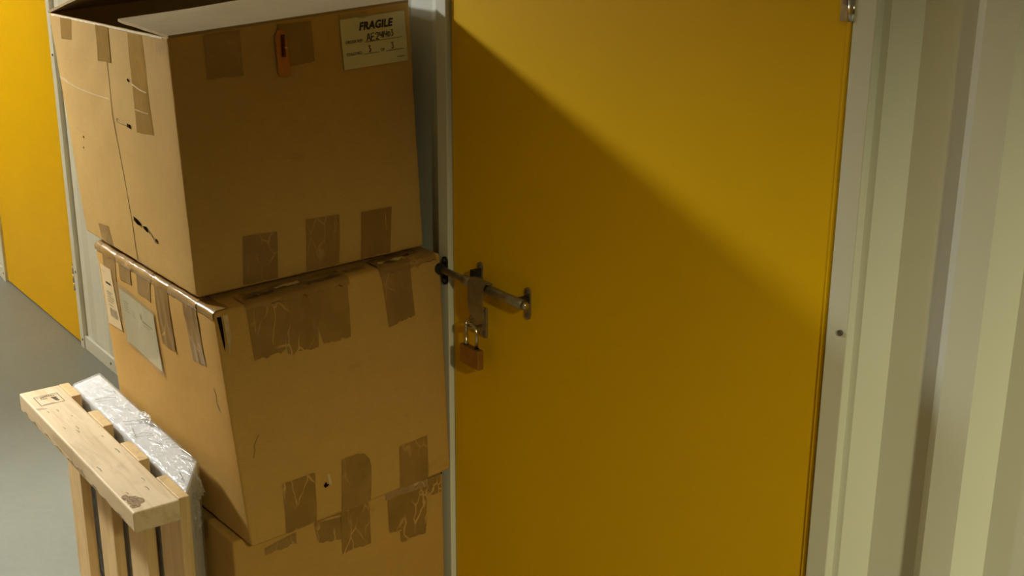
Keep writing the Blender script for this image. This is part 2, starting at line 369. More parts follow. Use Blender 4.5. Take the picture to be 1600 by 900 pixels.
# ------------------------------------------------------------------ cardboard boxes
class Carton:
    def __init__(s, c, r=.008, seed=0, bulge=None, amp=.0025):
        s.c = {k: Vector(v) for k, v in c.items()}; s.r = r; s.seed = seed; s.bulge = bulge or {}; s.amp = amp
        c = s.c
        s.sx = (c['flb']-c['blb']).length; s.sy = (c['flb']-c['frb']).length; s.sz = (c['flb']-c['flt']).length
        s.open = False
    def tri(s, a, b, h):   # a: back->front, b: corridor->wall, h: up
        c = s.c
        lo = (c['blb']*(1-a)+c['flb']*a)*(1-b)+(c['brb']*(1-a)+c['frb']*a)*b
        hi = (c['blt']*(1-a)+c['flt']*a)*(1-b)+(c['brt']*(1-a)+c['frt']*a)*b
        return lo*(1-h)+hi*h
    def cube(s, f, u, v):
        return {'front': (1, u, v), 'left': (u, 0, v), 'top': (1-v, u, 1), 'back': (0, 1-u, v), 'right': (1-u, 1, v), 'bottom': (v, u, 0)}[f]
    def pt(s, f, u, v, off=0.):
        a, b, h = s.cube(f, u, v); S = (s.sx, s.sy, s.sz); r = s.r
        p = Vector((a*S[0], b*S[1], h*S[2]))
        q = Vector([min(max(p[i], r), S[i]-r) for i in range(3)])
        if s.open: q.z = max(p.z, r)
        d = p-q
        n = d.normalized() if d.length > 1e-9 else Vector((0, 0, 0))
        if d.length > 1e-9: p = q+n*r
        P = s.tri(p.x/S[0], p.y/S[1], p.z/S[2])
        wdw = max(0, min(1, u/.12, (1-u)/.12, v/.12, (1-v)/.12)); wdw = wdw*wdw*(3-2*wdw)
        # face normal from corners
        e = .02; uu_ = min(max(u, e), 1-e); vv_ = min(max(v, e), 1-e)
        A = s.tri(*s.cube(f, uu_+e, vv_))-s.tri(*s.cube(f, uu_-e, vv_)); B = s.tri(*s.cube(f, uu_, vv_+e))-s.tri(*s.cube(f, uu_, vv_-e))
        nf = A.cross(B).normalized()
        cen = s.tri(.5, .5, .5)
        if nf.dot(s.tri(*s.cube(f, .5, .5))-cen) < 0: nf = -nf
        # smooth normal in the rounded zone
        ex = {0: s.tri(1, .5, .5)-s.tri(0, .5, .5), 1: s.tri(.5, 1, .5)-s.tri(.5, 0, .5), 2: s.tri(.5, .5, 1)-s.tri(.5, .5, 0)}
        ns = (ex[0].normalized()*n.x+ex[1].normalized()*n.y+ex[2].normalized()*n.z)
        nn = ns.normalized() if ns.length > .1 and wdw < .15 else nf
        nz = noise.noise(Vector((u*3.1+s.seed, v*2.7, hash(f) % 7 if False else len(f)*1.7)))*s.amp*wdw
        nz += noise.noise(Vector((u*9+s.seed, v*8, len(f)*2.3)))*s.amp*.35*wdw
        bl = s.bulge.get(f, 0.)*math.sin(math.pi*min(1, max(0, u)))*math.sin(math.pi*min(1, max(0, v)))
        # small crumple of the edges
        cr_ = noise.noise(Vector((P.x*31+s.seed, P.y*31, P.z*31)))*.0014*(1-wdw)
        return P+nf*(nz+bl)+nn*(off)+ (P-cen).normalized()*cr_
def params(n, r, S):
    e = r/S; inner = [e*k/3 for k in range(3)]
    return inner+[e+(1-2*e)*k/n for k in range(n+1)]+[1-x for x in reversed(inner)]
def carton_body(bx, faces, mat, parent, n=22):
    vs = []; fs = []
    dims = {'front': (bx.sy, bx.sz), 'back': (bx.sy, bx.sz), 'left': (bx.sx, bx.sz), 'right': (bx.sx, bx.sz), 'top': (bx.sy, bx.sx), 'bottom': (bx.sy, bx.sx)}
    for f in faces:
        pu = params(n, bx.r, dims[f][0]); pv = params(n, bx.r, dims[f][1]); base = len(vs)
        for v in pv:
            for u in pu: vs.append(bx.pt(f, u, v))
        W = len(pu)
        for j in range(len(pv)-1):
            for i in range(W-1): fs.append((base+j*W+i, base+j*W+i+1, base+(j+1)*W+i+1, base+(j+1)*W+i))
    bm = bmesh.new(); bv = [bm.verts.new(v) for v in vs]
    for q in fs: bm.faces.new([bv[i] for i in q])
    bmesh.ops.remove_doubles(bm, verts=bm.verts, dist=2e-4)
    return bm_obj('carton_body', bm, mat, parent, True)
def lerp2(q, s, t):   # q: TL,TR,BR,BL in (u,v); s right, t down
    a = [(q[0][i]*(1-s)+q[1][i]*s)*(1-t)+(q[3][i]*(1-s)+q[2][i]*s)*t for i in range(2)]
    return a
def patch(bx, f, q, name, mat, parent, off=.0009, n=10, rough_end=0., wr=0., seed=0, base=None):
    vs = []; fs = []
    nn = n
    for j in range(nn+1):
        for i in range(nn+1):
            s_, t_ = i/nn, j/nn
            u, v = lerp2(q, s_, t_)
            if rough_end and j == nn: v += rough_end*noise.noise(Vector((i*1.7+seed, seed*3.1, .5)))
            o = off
            edge_ = base is not None and (i in (0, nn) or j in (0, nn))
            if edge_: o = base+.00025
            elif wr: o += max(0, noise.noise(Vector((s_*5+seed, t_*2.2, seed*1.3))))*wr
            vs.append(bx.pt(f, u, v, o))
    for j in range(nn):
        for i in range(nn): a = j*(nn+1)+i; fs.append((a, a+nn+1, a+nn+2, a+1))
    return mesh_obj(name, vs, fs, mat, parent, True)
def poly(bx, f, pts, name, mat, parent, off=.0012):
    return mesh_obj(name, [bx.pt(f, u, v, off) for u, v in pts], [tuple(range(len(pts)))], mat, parent)
def ribbon2d(pts, wd):
    vs = []; fs = []
    for i, p in enumerate(pts):
        a = Vector(pts[max(i-1, 0)]); b = Vector(pts[min(i+1, len(pts)-1)]); d = (b-a)
        d = d.normalized() if d.length > 1e-9 else Vector((1, 0)); nrm = Vector((-d.y, d.x))*wd/2
        vs += [Vector(p)+nrm, Vector(p)-nrm]
    for i in range(len(pts)-1): fs.append((2*i, 2*i+1, 2*i+3, 2*i+2))
    return vs, fs
def join2d(parts):
    vs = []; fs = []
    for v, f in parts:
        b = len(vs); vs += v; fs += [tuple(i+b for i in q) for q in f]
    return vs, fs
def rect2d(x0, y0, x1, y1): return [Vector((x0, y0)), Vector((x1, y0)), Vector((x1, y1)), Vector((x0, y1))], [(0, 1, 2, 3)]
def text2d(body, size, x, y, shear=0., bold=0., spacing=1.):
    cu = bpy.data.curves.new('t', 'FONT'); cu.body = body; cu.size = size; cu.shear = shear; cu.offset = bold; cu.space_character = spacing
    cu.resolution_u = 3
    o = bpy.data.objects.new('t', cu); COL.objects.link(o); bpy.context.view_layer.update()
    me = bpy.data.meshes.new_from_object(o.evaluated_get(bpy.context.evaluated_depsgraph_get()))
    vs = [Vector((v.co.x+x, v.co.y+y)) for v in me.vertices]; fs = [tuple(p.vertices) for p in me.polygons]
    bpy.data.objects.remove(o); bpy.data.meshes.remove(me); bpy.data.curves.remove(cu); return vs, fs
def print_on(bx, f, q, W, H, geo, name, mat, parent, off):
    # geo in label metres, origin bottom-left
    vs = []
    for p in geo[0]:
        u, v = lerp2(q, p.x/W, 1-p.y/H); vs.append(bx.pt(f, u, v, off))
    return mesh_obj(name, vs, geo[1], mat, parent)
# single-stroke handwriting, unit height 1
HAND = {'A': [[(0, 0), (.28, 1), (.36, 1), (.6, 0)], [(.1, .36), (.52, .4)]],
        'E': [[(.55, 1), (.05, .96), (0, 0), (.52, .03)], [(.02, .5), (.45, .55)]],
        '2': [[(.02, .74), (.12, .95), (.34, 1), (.5, .84), (.44, .58), (.05, .04), (.14, .1), (.55, .05)]],
        '4': [[(.06, 1), (.02, .5), (.1, .44), (.5, .52)], [(.48, 1), (.45, .0)]],
        '1': [[(.1, 1), (.12, 0)]],
        '0': [[(.25, .8), (.06, .62), (.05, .2), (.22, .02), (.42, .16), (.44, .6), (.25, .8)]],
        '3': [[(.02, .96), (.4, 1), (.24, .62), (.46, .42), (.36, .1), (.08, 0)]]}
def hand2d(word, x, y, h, wd, adv=.62, slope=0.):
    parts = []
    for ch in word:
        a = adv if ch not in '1' else .34
        for st in HAND[ch]:
            parts.append(ribbon2d([Vector((x+p[0]*h, y+p[1]*h)) for p in st], wd))
        x += a*h; y += slope*h
    return join2d(parts)
def wrap_edge(bx, f1, f2, lo, hi, d1, d2, name, mat, parent, off, seed=0, n=8, rg=0.):
    # tape folded over the top edge: f1 side face (v towards 1), f2 top face; lo..hi along the edge
    vs = []; fs = []; rows = []
    k1 = 7; k2 = 7
    for j in range(k1): rows.append((0, 1-d1*(1-j/(k1-1))))
    for j in range(1, k2): rows.append((1, d2*j/(k2-1)))
    for j, (side, t) in enumerate(rows):
        for i in range(n+1):
            e = lo+(hi-lo)*i/n
            if j == 0: t2 = t+rg*noise.noise(Vector((i*1.9, seed, .3)))
            elif j == len(rows)-1: t2 = t+rg*noise.noise(Vector((i*1.9, seed, 3.3)))
            else: t2 = t
            o = off+max(0, noise.noise(Vector((e*23+seed, j*.45, seed))))*.002
            if side == 0: P = bx.pt(f1, e, t2, o)
            else:
                P = bx.pt('top', e, t2, o) if f1 == 'front' else bx.pt('top', t2, 1-e, o)
            vs.append(P)
    W = n+1
    for j in range(len(rows)-1):
        for i in range(n): fs.append((j*W+i, j*W+i+1, (j+1)*W+i+1, (j+1)*W+i))
    return mesh_obj(name, vs, fs, mat, parent, True)
def dark_tear(bx, f, pts, parent, off=.0006, lip=None):
    h = poly(bx, f, pts, 'tear', M_hole, parent, off)
    if lip:
        vs = [bx.pt(f, u, v, o) for u, v, o in lip]
        mesh_obj('torn_lip', vs, [tuple(range(len(vs)))], M_lift, h)
    return h
def line_on(bx, f, pts, wd, name, mat, parent, off=.0006, sub=8):
    # thin strip along a polyline in uv, width in metres
    P = []
    for (a, b_) in zip(pts, pts[1:]):
        for k in range(sub): t = k/sub; P.append((a[0]+(b_[0]-a[0])*t, a[1]+(b_[1]-a[1])*t))
    P.append(pts[-1]); su, sv = {'front': (bx.sy, bx.sz), 'left': (bx.sx, bx.sz), 'top': (bx.sy, bx.sx)}[f]
    v2, fs = ribbon2d([Vector((u*su, v*sv)) for u, v in P], wd)
    return mesh_obj(name, [bx.pt(f, p.x/su, p.y/sv, off) for p in v2], fs, mat, parent)

# ---- bottom carton
c3 = Carton({'flb': (-2.096, -.5115, .001), 'frb': (-2.096, -.0243, .001), 'flt': (-2.1, -.5155, .469), 'frt': (-2.1, -.0243, .4752),
             'blb': (-2.75, -.5155, .001), 'blt': (-2.75, -.5155, .457), 'brb': (-2.75, -.0243, .001), 'brt': (-2.75, -.0243, .4632)}, .007, 3.3, {'front': .004}, .003)
b3 = thing('cardboard_box', 'brown taped cardboard box at the bottom of the stack, standing on the floor', 'box', (-2.42, -.27, 0), 'stacked cardboard boxes')
carton_body(c3, ['front', 'left', 'top', 'back', 'right', 'bottom'], M_card3, b3)
T3 = {'t2': [[.357, .966], [.482, .957], [.477, .856], [.372, .865]], 't3': [[.482, .985], [.622, .985], [.617, .781], [.477, .783]],
      't4': [[.71, .985], [.913, .988], [.904, .773], [.711, .8]], 't5': [[.765, .79], [.901, .787], [.9, .732], [.767, .732]], 't1': [[.131, .926], [.273, .955], [.273, .903], [.134, .894]]}
for i, (k, q) in enumerate(T3.items()): patch(c3, 'front', q, 'tape_strip', M_tapew if k != 't1' else M_tape, b3, .0009+.0003*(i % 3), 10, .012, .0015, i+1)
wrap_edge(c3, 'front', 'top', .36, .62, .03, .05, 'tape_strip', M_tapew, b3, .0018, 4, 10, .01)
wrap_edge(c3, 'front', 'top', .70, .91, .035, .05, 'tape_strip', M_tapegl, b3, .0018, 6, 10, .012)
wrap_edge(c3, 'front', 'top', .916, .985, .085, .04, 'tape_strip', M_tapew, b3, .0014, 8, 6, .012)
for e in (.18, .45, .72): wrap_edge(c3, 'left', 'top', e, e+.1, .09, .05, 'tape_strip', M_tape, b3, .001, e*9, 6, .01)
settle(b3)

# ---- middle carton
c2 = Carton({'flb': (-2.04, -.5018, .4785), 'frb': (-2.0765, -.02, .4925), 'flt': (-2.06, -.5369, .9567), 'frt': (-2.1033, -.022, .9712),
             'blb': (-2.6506, -.5183, .4665), 'blt': (-2.6891, -.5369, .945), 'brb': (-2.687, -.0266, .4775), 'brt': (-2.7323, -.022, .9595)}, .008, 1.1, {'front': .006, 'left': .006}, .0035)
b2 = thing('cardboard_box', 'heavily taped cardboard box in the middle of the stack with document pouch on its side', 'box', (-2.38, -.27, .475), 'stacked cardboard boxes')
carton_body(c2, ['front', 'left', 'top', 'back', 'right', 'bottom'], M_card2, b2)
T2 = [([[.123, .985], [.273, .986], [.257, .779], [.124, .773]], M_tapew), ([[.267, .985], [.414, .985], [.393, .75], [.262, .759]], M_tapew),
      ([[.372, .985], [.552, .987], [.541, .757], [.417, .762]], M_tape), ([[.705, .99], [.845, .99], [.855, .76], [.722, .746]], M_tape),
      ([[.165, .231], [.313, .232], [.299, .012], [.154, .012]], M_tapew), ([[.726, .208], [.875, .209], [.872, .006], [.72, .01]], M_tape)]
for i, (q, m_) in enumerate(T2): patch(c2, 'front', q, 'tape_strip', m_, b2, .0009+.0003*(i % 3), 12, .012, .002 if m_ is M_tapew else .0, i+3)
# rounded-corner strip, low on the front
poly(c2, 'front', [(.439, .245), (.515, .246), (.55, .235), (.571, .205), (.579, .17), (.574, .08), (.566, .006), (.49, .006), (.42, .008), (.43, .12)], 'tape_strip', M_tape, b2, .0024)
# tape over the front top edge, crumpled
for i, (a, b_, m_) in enumerate(((.02, .14, M_card2), (.12, .28, M_tape), (.27, .42, M_tapew), (.40, .56, M_tape), (.56, .70, M_card2), (.70, .85, M_tapew), (.84, .97, M_tape))):
    if m_ is M_card2: continue
    wrap_edge(c2, 'front', 'top', a, b_, .022, .085, 'tape_strip', m_, b2, .0022+.0004*i, i*3.7, 10, .02)
# torn paper bits lying on the top seam
for i, (e, d, l) in enumerate(((.20, .045, .06), (.33, .06, .05), (.47, .03, .07), (.62, .05, .05), (.78, .028, .06), (.88, .05, .04))):
    vs = []; k = 7
    for j in range(k):
        for s_ in (0, 1):
            ee = e-l+2*l*j/(k-1); dd = d+(s_-.5)*(.022+.018*noise.noise(Vector((j, i, s_))))
            vs.append(c2.pt('top', ee, dd, .003+.010*abs(noise.noise(Vector((j*.8+i, s_*2., i*1.1))))))
    mesh_obj('torn_flap_scrap', vs, [(2*j, 2*j+1, 2*j+3, 2*j+2) for j in range(k-1)], (M_torn, M_lift, M_torn, M_tapew, M_lift, M_torn)[i], b2, True)
# shiny tapes over the corridor-side top edge
cuts = [.0, .07, .20, .235, .345, .385, .52, .545, .65, .76, .87, .985]
for i, (a, b_) in enumerate(zip(cuts, cuts[1:])):
    wrap_edge(c2, 'left', 'top', a, b_+.004, .030, .06, 'tape_strip', (M_tapegl, M_tape, M_tapegl)[i % 3], b2, .0020+.0006*(i % 2), i*2.3, 6, .004)
L2 = [([[.074, .977], [.196, .974], [.18, .683], [.086, .69]], M_tape), ([[.23, .975], [.336, .975], [.328, .9], [.227, .891]], M_tape),
      ([[.39, .975], [.51, .975], [.493, .879], [.384, .881]], M_tape), ([[.541, .975], [.649, .972], [.655, .717], [.559, .721]], M_tapew), ([[.761, .975], [.863, .972], [.872, .737], [.776, .73]], M_tapew)]
for i, (q, m_) in enumerate(L2): patch(c2, 'left', q, 'tape_strip', m_, b2, .0009+.0003*(i % 2), 12, .004, .0025 if m_ is M_tapew else .0, i+9)
# shipping label with print
q = [[.038, .911], [.151, .915], [.170, .635], [.027, .625]]; W, H = .078, .138
lab = patch(c2, 'left', q, 'shipping_label', M_paper2, b2, .0018, 8); lab['label'] = 'cream shipping label with small print'
g = [rect2d(.026, .098, .060, .103)]
for y0, y1, x0, x1 in ((.078, .081, .022, .058), (.073, .0755, .022, .050), (.067, .0695, .022, .064), (.0615, .064, .022, .060), (.056, .0585, .022, .052)): g.append(rect2d(x0, y0, x1, y1))
x = .024
while x < .066:
    wd = random.choice((.0008, .0014, .002)); g.append(rect2d(x, .022, x+wd, .042)); x += wd+random.choice((.0008, .0013))
g += [rect2d(.010, .124, .034, .1255), rect2d(.024, .048, .05, .050)]
print_on(c2, 'left', q, W, H, join2d(g[:1]), 'printed_text', M_ink, lab, .0024)
print_on(c2, 'left', q, W, H, join2d(g[1:]), 'printed_text', M_grey_ink, lab, .0024)['kind'] = 'stuff'
# document pouch
q = [[.198, .877], [.52, .847], [.53, .557], [.19, .589]]; W, H = .205, .138
pou = patch(c2, 'left', q, 'document_pouch', M_sleeve, b2, .0030, 14, 0, .0015, 4); pou['label'] = 'clear plastic pouch holding a folded white document'
q2 = [lerp2(q, .035, .10), lerp2(q, .965, .07), lerp2(q, .955, .94), lerp2(q, .055, .95)]
doc = patch(c2, 'left', q2, 'folded_document', M_doc, pou, .0022, 10)
g = []
for i in range(5): g.append(rect2d(.018, .112-.006*i, .018+.022+.012*random.random(), .1135-.006*i))
for i in range(3): g.append(rect2d(.06, .098-.006*i, .06+.018+.01*random.random(), .0995-.006*i))
lo = [rect2d(.115, .098, .125, .112), rect2d(.127, .095, .185, .0985), rect2d(.130, .088, .17, .0895)]
print_on(c2, 'left', q2, W, H, join2d(g), 'printed_text', M_grey_ink, doc, .0026)['kind'] = 'stuff'
print_on(c2, 'left', q2, W, H, join2d(lo), 'printed_logo', M_grey_ink, doc, .0026)
# opened corner seam and damage
dark_tear(c2, 'front', [(.006, .982), (.022, .982), (.023, .93), (.021, .87), (.016, .84), (.012, .90)], b2, .0012, [(.028, .985, .002), (.046, .985, .004), (.044, .90, .007), (.030, .82, .002), (.028, .90, .003)])
dark_tear(c2, 'front', [(.345, .158), (.358, .172), (.362, .160), (.372, .158), (.366, .150), (.352, .146)], b2, .0016, [(.366, .205, .001), (.376, .20, .004), (.378, .150, .006), (.369, .158, .002)])
line_on(c2, 'front', [(.06, .381), (.072, .41), (.07, .43), (.085, .455), (.096, .47)], .0018, 'scratch', M_seam, b2)
line_on(c2, 'left', [(.905, .66), (.915, .63), (.91, .60), (.928, .57)], .0022, 'scratch', M_seam, b2)
settle(b2)

# ---- top carton (open)
c1 = Carton({'flb': (-2.13, -.5381, .9655), 'frb': (-2.1371, -.04, .9802), 'flt': (-2.155, -.5466, 1.4361), 'frt': (-2.1756, -.04, 1.4696),
             'blb': (-2.7313, -.5381, .9575), 'blt': (-2.8118, -.5466, 1.4229), 'brb': (-2.7384, -.04, .9745), 'brt': (-2.8325, -.04, 1.4564)}, .007, 5.2, {'front': .002, 'left': .004}, .003)
c1.open = True
b1 = thing('cardboard_box', 'large open cardboard box on top of the stack with FRAGILE label on its front', 'box', (-2.44, -.29, .966), 'stacked cardboard boxes')
body = carton_body(c1, ['front', 'left', 'back', 'right', 'bottom'], M_card1, b1)
sm = body.modifiers.new('wall', 'SOLIDIFY'); sm.thickness = .006; sm.offset = -1
def sheet(name, a, b_, c_, d_, mat, parent, t=.005, n=8, wob=.004, seed=0):   # a-b hinge edge, d-c free edge
    a, b_, c_, d_ = map(Vector, (a, b_, c_, d_)); vs = []; nrm = (b_-a).cross(d_-a).normalized()
    if nrm.z < 0: nrm = -nrm
    for j in range(n+1):
        for i in range(n+1):
            s_, t_ = i/n, j/n; P = (a*(1-s_)+b_*s_)*(1-t_)+(d_*(1-s_)+c_*s_)*t_
            vs.append(P+nrm*wob*t_*noise.noise(Vector((s_*3+seed, t_*3, seed))))
    fs = [(j*(n+1)+i, j*(n+1)+i+1, (j+1)*(n+1)+i+1, (j+1)*(n+1)+i) for j in range(n) for i in range(n)]
    o = mesh_obj(name, vs, fs, mat, parent); s2 = o.modifiers.new('wall', 'SOLIDIFY'); s2.thickness = t; s2.offset = 0; return o
fl = sheet('top_flap', (-2.157, -.545, 1.438), (-2.177, -.042, 1.4715), (-2.44, -.046, 1.479), (-2.42, -.537, 1.4425), M_liner, b1, .005, 10, .004, 2)
fl['label'] = 'front flap folded inward over the opening'
al = math.radians(13); L_ = .25
o = sheet('top_flap', (-2.8118, -.5466, 1.4245), (-2.8325, -.04, 1.458), (-2.8325+L_*math.cos(al), -.044, 1.458+L_*math.sin(al)), (-2.8118+L_*math.cos(al), -.5425, 1.4245+L_*math.sin(al)), M_liner, b1, .005, 8, .006, 5)
sheet('top_flap', (-2.79, -.536, 1.416), (-2.20, -.536, 1.426), (-2.22, -.512, 1.19), (-2.74, -.512, 1.18), M_liner, b1, .005, 6, .003, 7)
sheet('top_flap', (-2.80, -.052, 1.447), (-2.21, -.052, 1.458), (-2.22, -.075, 1.21), (-2.75, -.075, 1.20), M_liner, b1, .005, 6, .003, 8)
# crease line of the folded flap
vs = []
for k in range(9):
    t = k/8; P = Vector((-2.405, -.42, 1.4512)).lerp(Vector((-2.20, -.385, 1.4520)), t); vs += [P+Vector((0, -.0014, 0)), P+Vector((0, .0014, 0))]
mesh_obj('crease', vs, [(2*k, 2*k+1, 2*k+3, 2*k+2) for k in range(8)], M_lift, fl)
# glued side joint: second layer of board left of the vertical seam
sv = [(.892, .499), (.629, .489), (.201, .520), (.005, .514)]
def seam_u(v):
    v = max(.0, min(1, v)); pts = [(1., .502)]+sv
    for (a, b_) in zip(pts, pts[1:]):
        if b_[0] <= v <= a[0]: t = (v-b_[0])/(a[0]-b_[0]); return b_[1]+(a[1]-b_[1])*t
    return .512
n = 16; vs = []; fs = []
for j in range(n+1):
    v = .012+.982*j/n
    for i in range(n+1):
        u = .014+(seam_u(v)-.014)*i/n; vs.append(c1.pt('left', u, v, .0008))
    vs.append(c1.pt('left', seam_u(v)+.0012, v, .0))
W = n+2
for j in range(n):
    for i in range(n+1): a = j*W+i; fs.append((a, a+1, a+W+1, a+W))
mesh_obj('glued_joint_panel', vs, fs, M_card1, b1, False)
line_on(c1, 'left', [(seam_u(v)+.003, v) for v in (.975, .85, .7, .5, .3, .1, .015)], .0013, 'seam_line', M_seam, b1, .0005, 4)
# tapes: front
for i, (q, m_) in enumerate((([[.131, .992], [.271, .992], [.268, .821], [.129, .829]], M_tape), ([[.418, .99], [.558, .985], [.561, .833], [.439, .825]], M_tapew),
        ([[.202, .208], [.342, .198], [.329, .012], [.184, .012]], M_tapew), ([[.469, .22], [.613, .213], [.597, .012], [.452, .012]], M_tape), ([[.711, .203], [.853, .198], [.833, .012], [.697, .012]], M_tapew))):
    patch(c1, 'front', q, 'tape_strip', m_, b1, .0010+.0002*i, 12, .006, .0015 if m_ is M_tapew else 0, i+21)
patch(c1, 'front', [[.682, .994], [.8, .992], [.807, .970], [.686, .972]], 'tape_strip', M_sleeve, b1, .0026, 6, .01, .002, 3)
# tapes: corridor side
for i, (q, m_) in enumerate((([[.119, .992], [.231, .994], [.21, .905], [.108, .899]], M_tape), ([[.445, .994], [.552, .994], [.535, .85], [.423, .843]], M_tapew),
        ([[.704, .989], [.816, .989], [.816, .606], [.687, .593]], M_tape), ([[.165, .085], [.279, .1], [.29, .01], [.175, .010]], M_tape), ([[.49, .014], [.604, .016], [.61, .006], [.50, .004]], M_tape))):
    patch(c1, 'left', q, 'tape_strip', m_, b1, .0012 if i in (0, 1, 3) else .0007, 12, .004, .0010 if m_ is M_tapew else .0002, i+31, .0008 if i in (0, 1, 3) else .0)
# white worn fibres along the top rim, with the edge highlight painted in
line_on(c1, 'left', [(.03, .9955), (.2, .996), (.5, .996), (.8, .9955), (.96, .996)], .0032, 'worn_rim_highlight', M_rim, b1, .0008, 6)
# FRAGILE label
q = [[.679, .973], [.971, .971], [.972, .774], [.683, .778]]; W, H = .147, .094
lab = patch(c1, 'front', q, 'fragile_label', M_paper, b1, .0022, 8); lab['label'] = 'cream paper label reading FRAGILE, order ref AE241403, colli no 3 of 3'
t = text2d('FRAGILE', .0198, .0400, .0695, .22, .0008, 1.03); print_on(c1, 'front', q, W, H, t, 'printed_text', M_ink, lab, .0030)
pr = [text2d('ORDER REF:', .0076, .0075, .0475, .0, .0001, .98), text2d('COLLI NO.', .0076, .0075, .0250, .0, .0001, .98), text2d('OF', .0072, .0855, .0250, .0, .0001)]
pr += [rect2d(.052, .0455, .138, .0463), rect2d(.048, .0235, .0825, .0243), rect2d(.0985, .0235, .1385, .0243), rect2d(.1225, .0095, .140, .0106)]
print_on(c1, 'front', q, W, H, join2d(pr), 'printed_text', M_ink, lab, .0030)
hw_ = [hand2d('AE2', .0560, .0472, .0138, .0020, .72), hand2d('41403', .0855, .0495, .0115, .0019, .63, .02), hand2d('3', .0575, .0265, .0120, .0019), hand2d('3', .1105, .0270, .0115, .0019)]
print_on(c1, 'front', q, W, H, join2d(hw_), 'handwriting', M_ink, lab, .0031)
# orange indicator sticker with dark red vial
stk = poly(c1, 'front', [(.404, .948), (.414, .966), (.43, .972), (.443, .958), (.451, .922), (.455, .796), (.430, .796), (.405, .801)], 'indicator_sticker', M_orange, b1, .0040); stk['label'] = 'narrow orange indicator sticker with dark red vial'
tube_obj('vial', [c1.pt('front', .434-.0004*k, .951-.0105*k, .0062) for k in range(9)], .0036, M_red, stk, 10)
poly(c1, 'front', [(.4325, .905), (.4455, .904), (.446, .898), (.433, .899)], 'vial_band', M_lift, stk, .0102)
poly(c1, 'front', [(.418, .815), (.423, .817), (.422, .811)], 'glint_mark', M_lift, stk, .0046)
# damage on the corridor side
dark_tear(c1, 'left', [(.524, .619), (.535, .622), (.535, .607), (.526, .606)], b1, .0012, [(.535, .620, .003), (.615, .612, .004), (.615, .606, .002), (.535, .608, .002)])
dark_tear(c1, 'left', [(.612, .615), (.622, .617), (.622, .600), (.613, .601)], b1, .0012)
dark_tear(c1, 'left', [(.628, .615), (.642, .616), (.641, .598), (.629, .600)], b1, .0012)
dark_tear(c1, 'left', [(.542, .213), (.575, .208), (.606, .194), (.597, .186), (.565, .184), (.548, .192)], b1, .0012, [(.548, .205, .002), (.575, .206, .009), (.592, .192, .006), (.56, .19, .002)])
dark_tear(c1, 'left', [(.615, .190), (.65, .196), (.668, .182), (.652, .172), (.625, .178)], b1, .0012, [(.63, .188, .003), (.655, .192, .008), (.66, .18, .004), (.64, .178, .002)])
line_on(c1, 'left', [(.66, .185), (.69, .168), (.71, .148), (.727, .150)], .003, 'scratch', M_torn, b1, .0012)
dark_tear(c1, 'left', [(.715, .162), (.728, .166), (.732, .150), (.722, .146)], b1, .0012)
for u, v in ((.177, .477), (.157, .425)): dark_tear(c1, 'left', [(u-.005, v), (u, v+.006), (u+.005, v), (u, v-.007)], b1, .0012)
dark_tear(c1, 'left', [(.658, .800), (.668, .806), (.676, .797), (.666, .790)], b1, .0012)
line_on(c1, 'left', [(.685, .792), (.72, .783), (.76, .774), (.808, .770)], .003, 'split_line', M_lift, b1, .0016)
line_on(c1, 'left', [(.70, .688), (.75, .686), (.80, .687)], .002, 'split_line', M_lift, b1, .0016)
line_on(c1, 'left', [(.012, .714), (.1, .705), (.231, .694), (.36, .690), (.48, .692)], .0030, 'crease', M_lift, b1, .0012)
line_on(c1, 'left', [(.012, .722), (.08, .715), (.12, .705)], .0022, 'crease', M_lift, b1, .0012)
for i in range(10): line_on(c1, 'left', [(.90+.009*i, .985), (.902+.009*i, .955-.03*random.random())], .0012, 'scuff', M_lift, b1, .0009, 3)
settle(b1)

# ------------------------------------------------------------------ wooden pallet standing on edge
pal = thing('wooden_pallet', 'raw pine pallet standing on edge in front of the wrapped panel', 'pallet', (-2.40, -.66, 0))
def board(name, lo, hi, mat, parent, yaw=0., n=14, bev=.003, seed=0):
    bm = bmesh.new(); add_box(bm, lo, hi, bev, 2)
    o = bm_obj(name, bm, mat, parent); return o
ZP = .617
tb = board('top_board', (-2.735, -.720, ZP-.041), (-2.052, -.632, ZP), M_wood, pal, bev=.0035); tb['label'] = 'pale stamped pine board along the top edge'
for i, (x0, x1) in enumerate(((-2.742, -2.655), (-2.553, -2.458), (-2.361, -2.258), (-2.172, -2.062))):
    s_ = board('slat', (x0, -.631, .003), (x1, -.609, ZP-.002), M_wood2, pal, bev=.0025)
# lower boards joining the slats near the floor
board('bottom_board', (-2.735, -.720, .003), (-2.052, -.632, .043), M_wood, pal)
# bark edge and knot at the near corner of the top board
M_knot = plain('knot_wood', (.30, .20, .11), .85, var=.6, scale=170)
for (kx, ky, ra, rb, sd) in ((-2.097, -.700, .021, .013, 1), (-2.080, -.706, .012, .008, 4), (-2.118, -.709, .013, .007, 7)):
    vs = [(kx, ky, ZP+.0007)]
    for k in range(22):
        an = 2*math.pi*k/22; f_ = 1+.45*noise.noise(Vector((math.cos(an)*1.6+sd, math.sin(an)*1.6, sd)))
        vs.append((kx+ra*f_*math.cos(an), max(-.7195, ky+rb*f_*math.sin(an)), ZP+.0004))
    mesh_obj('knot', vs, [(0, 1+k, 1+(k+1) % 22) for k in range(22)], M_knot, tb)
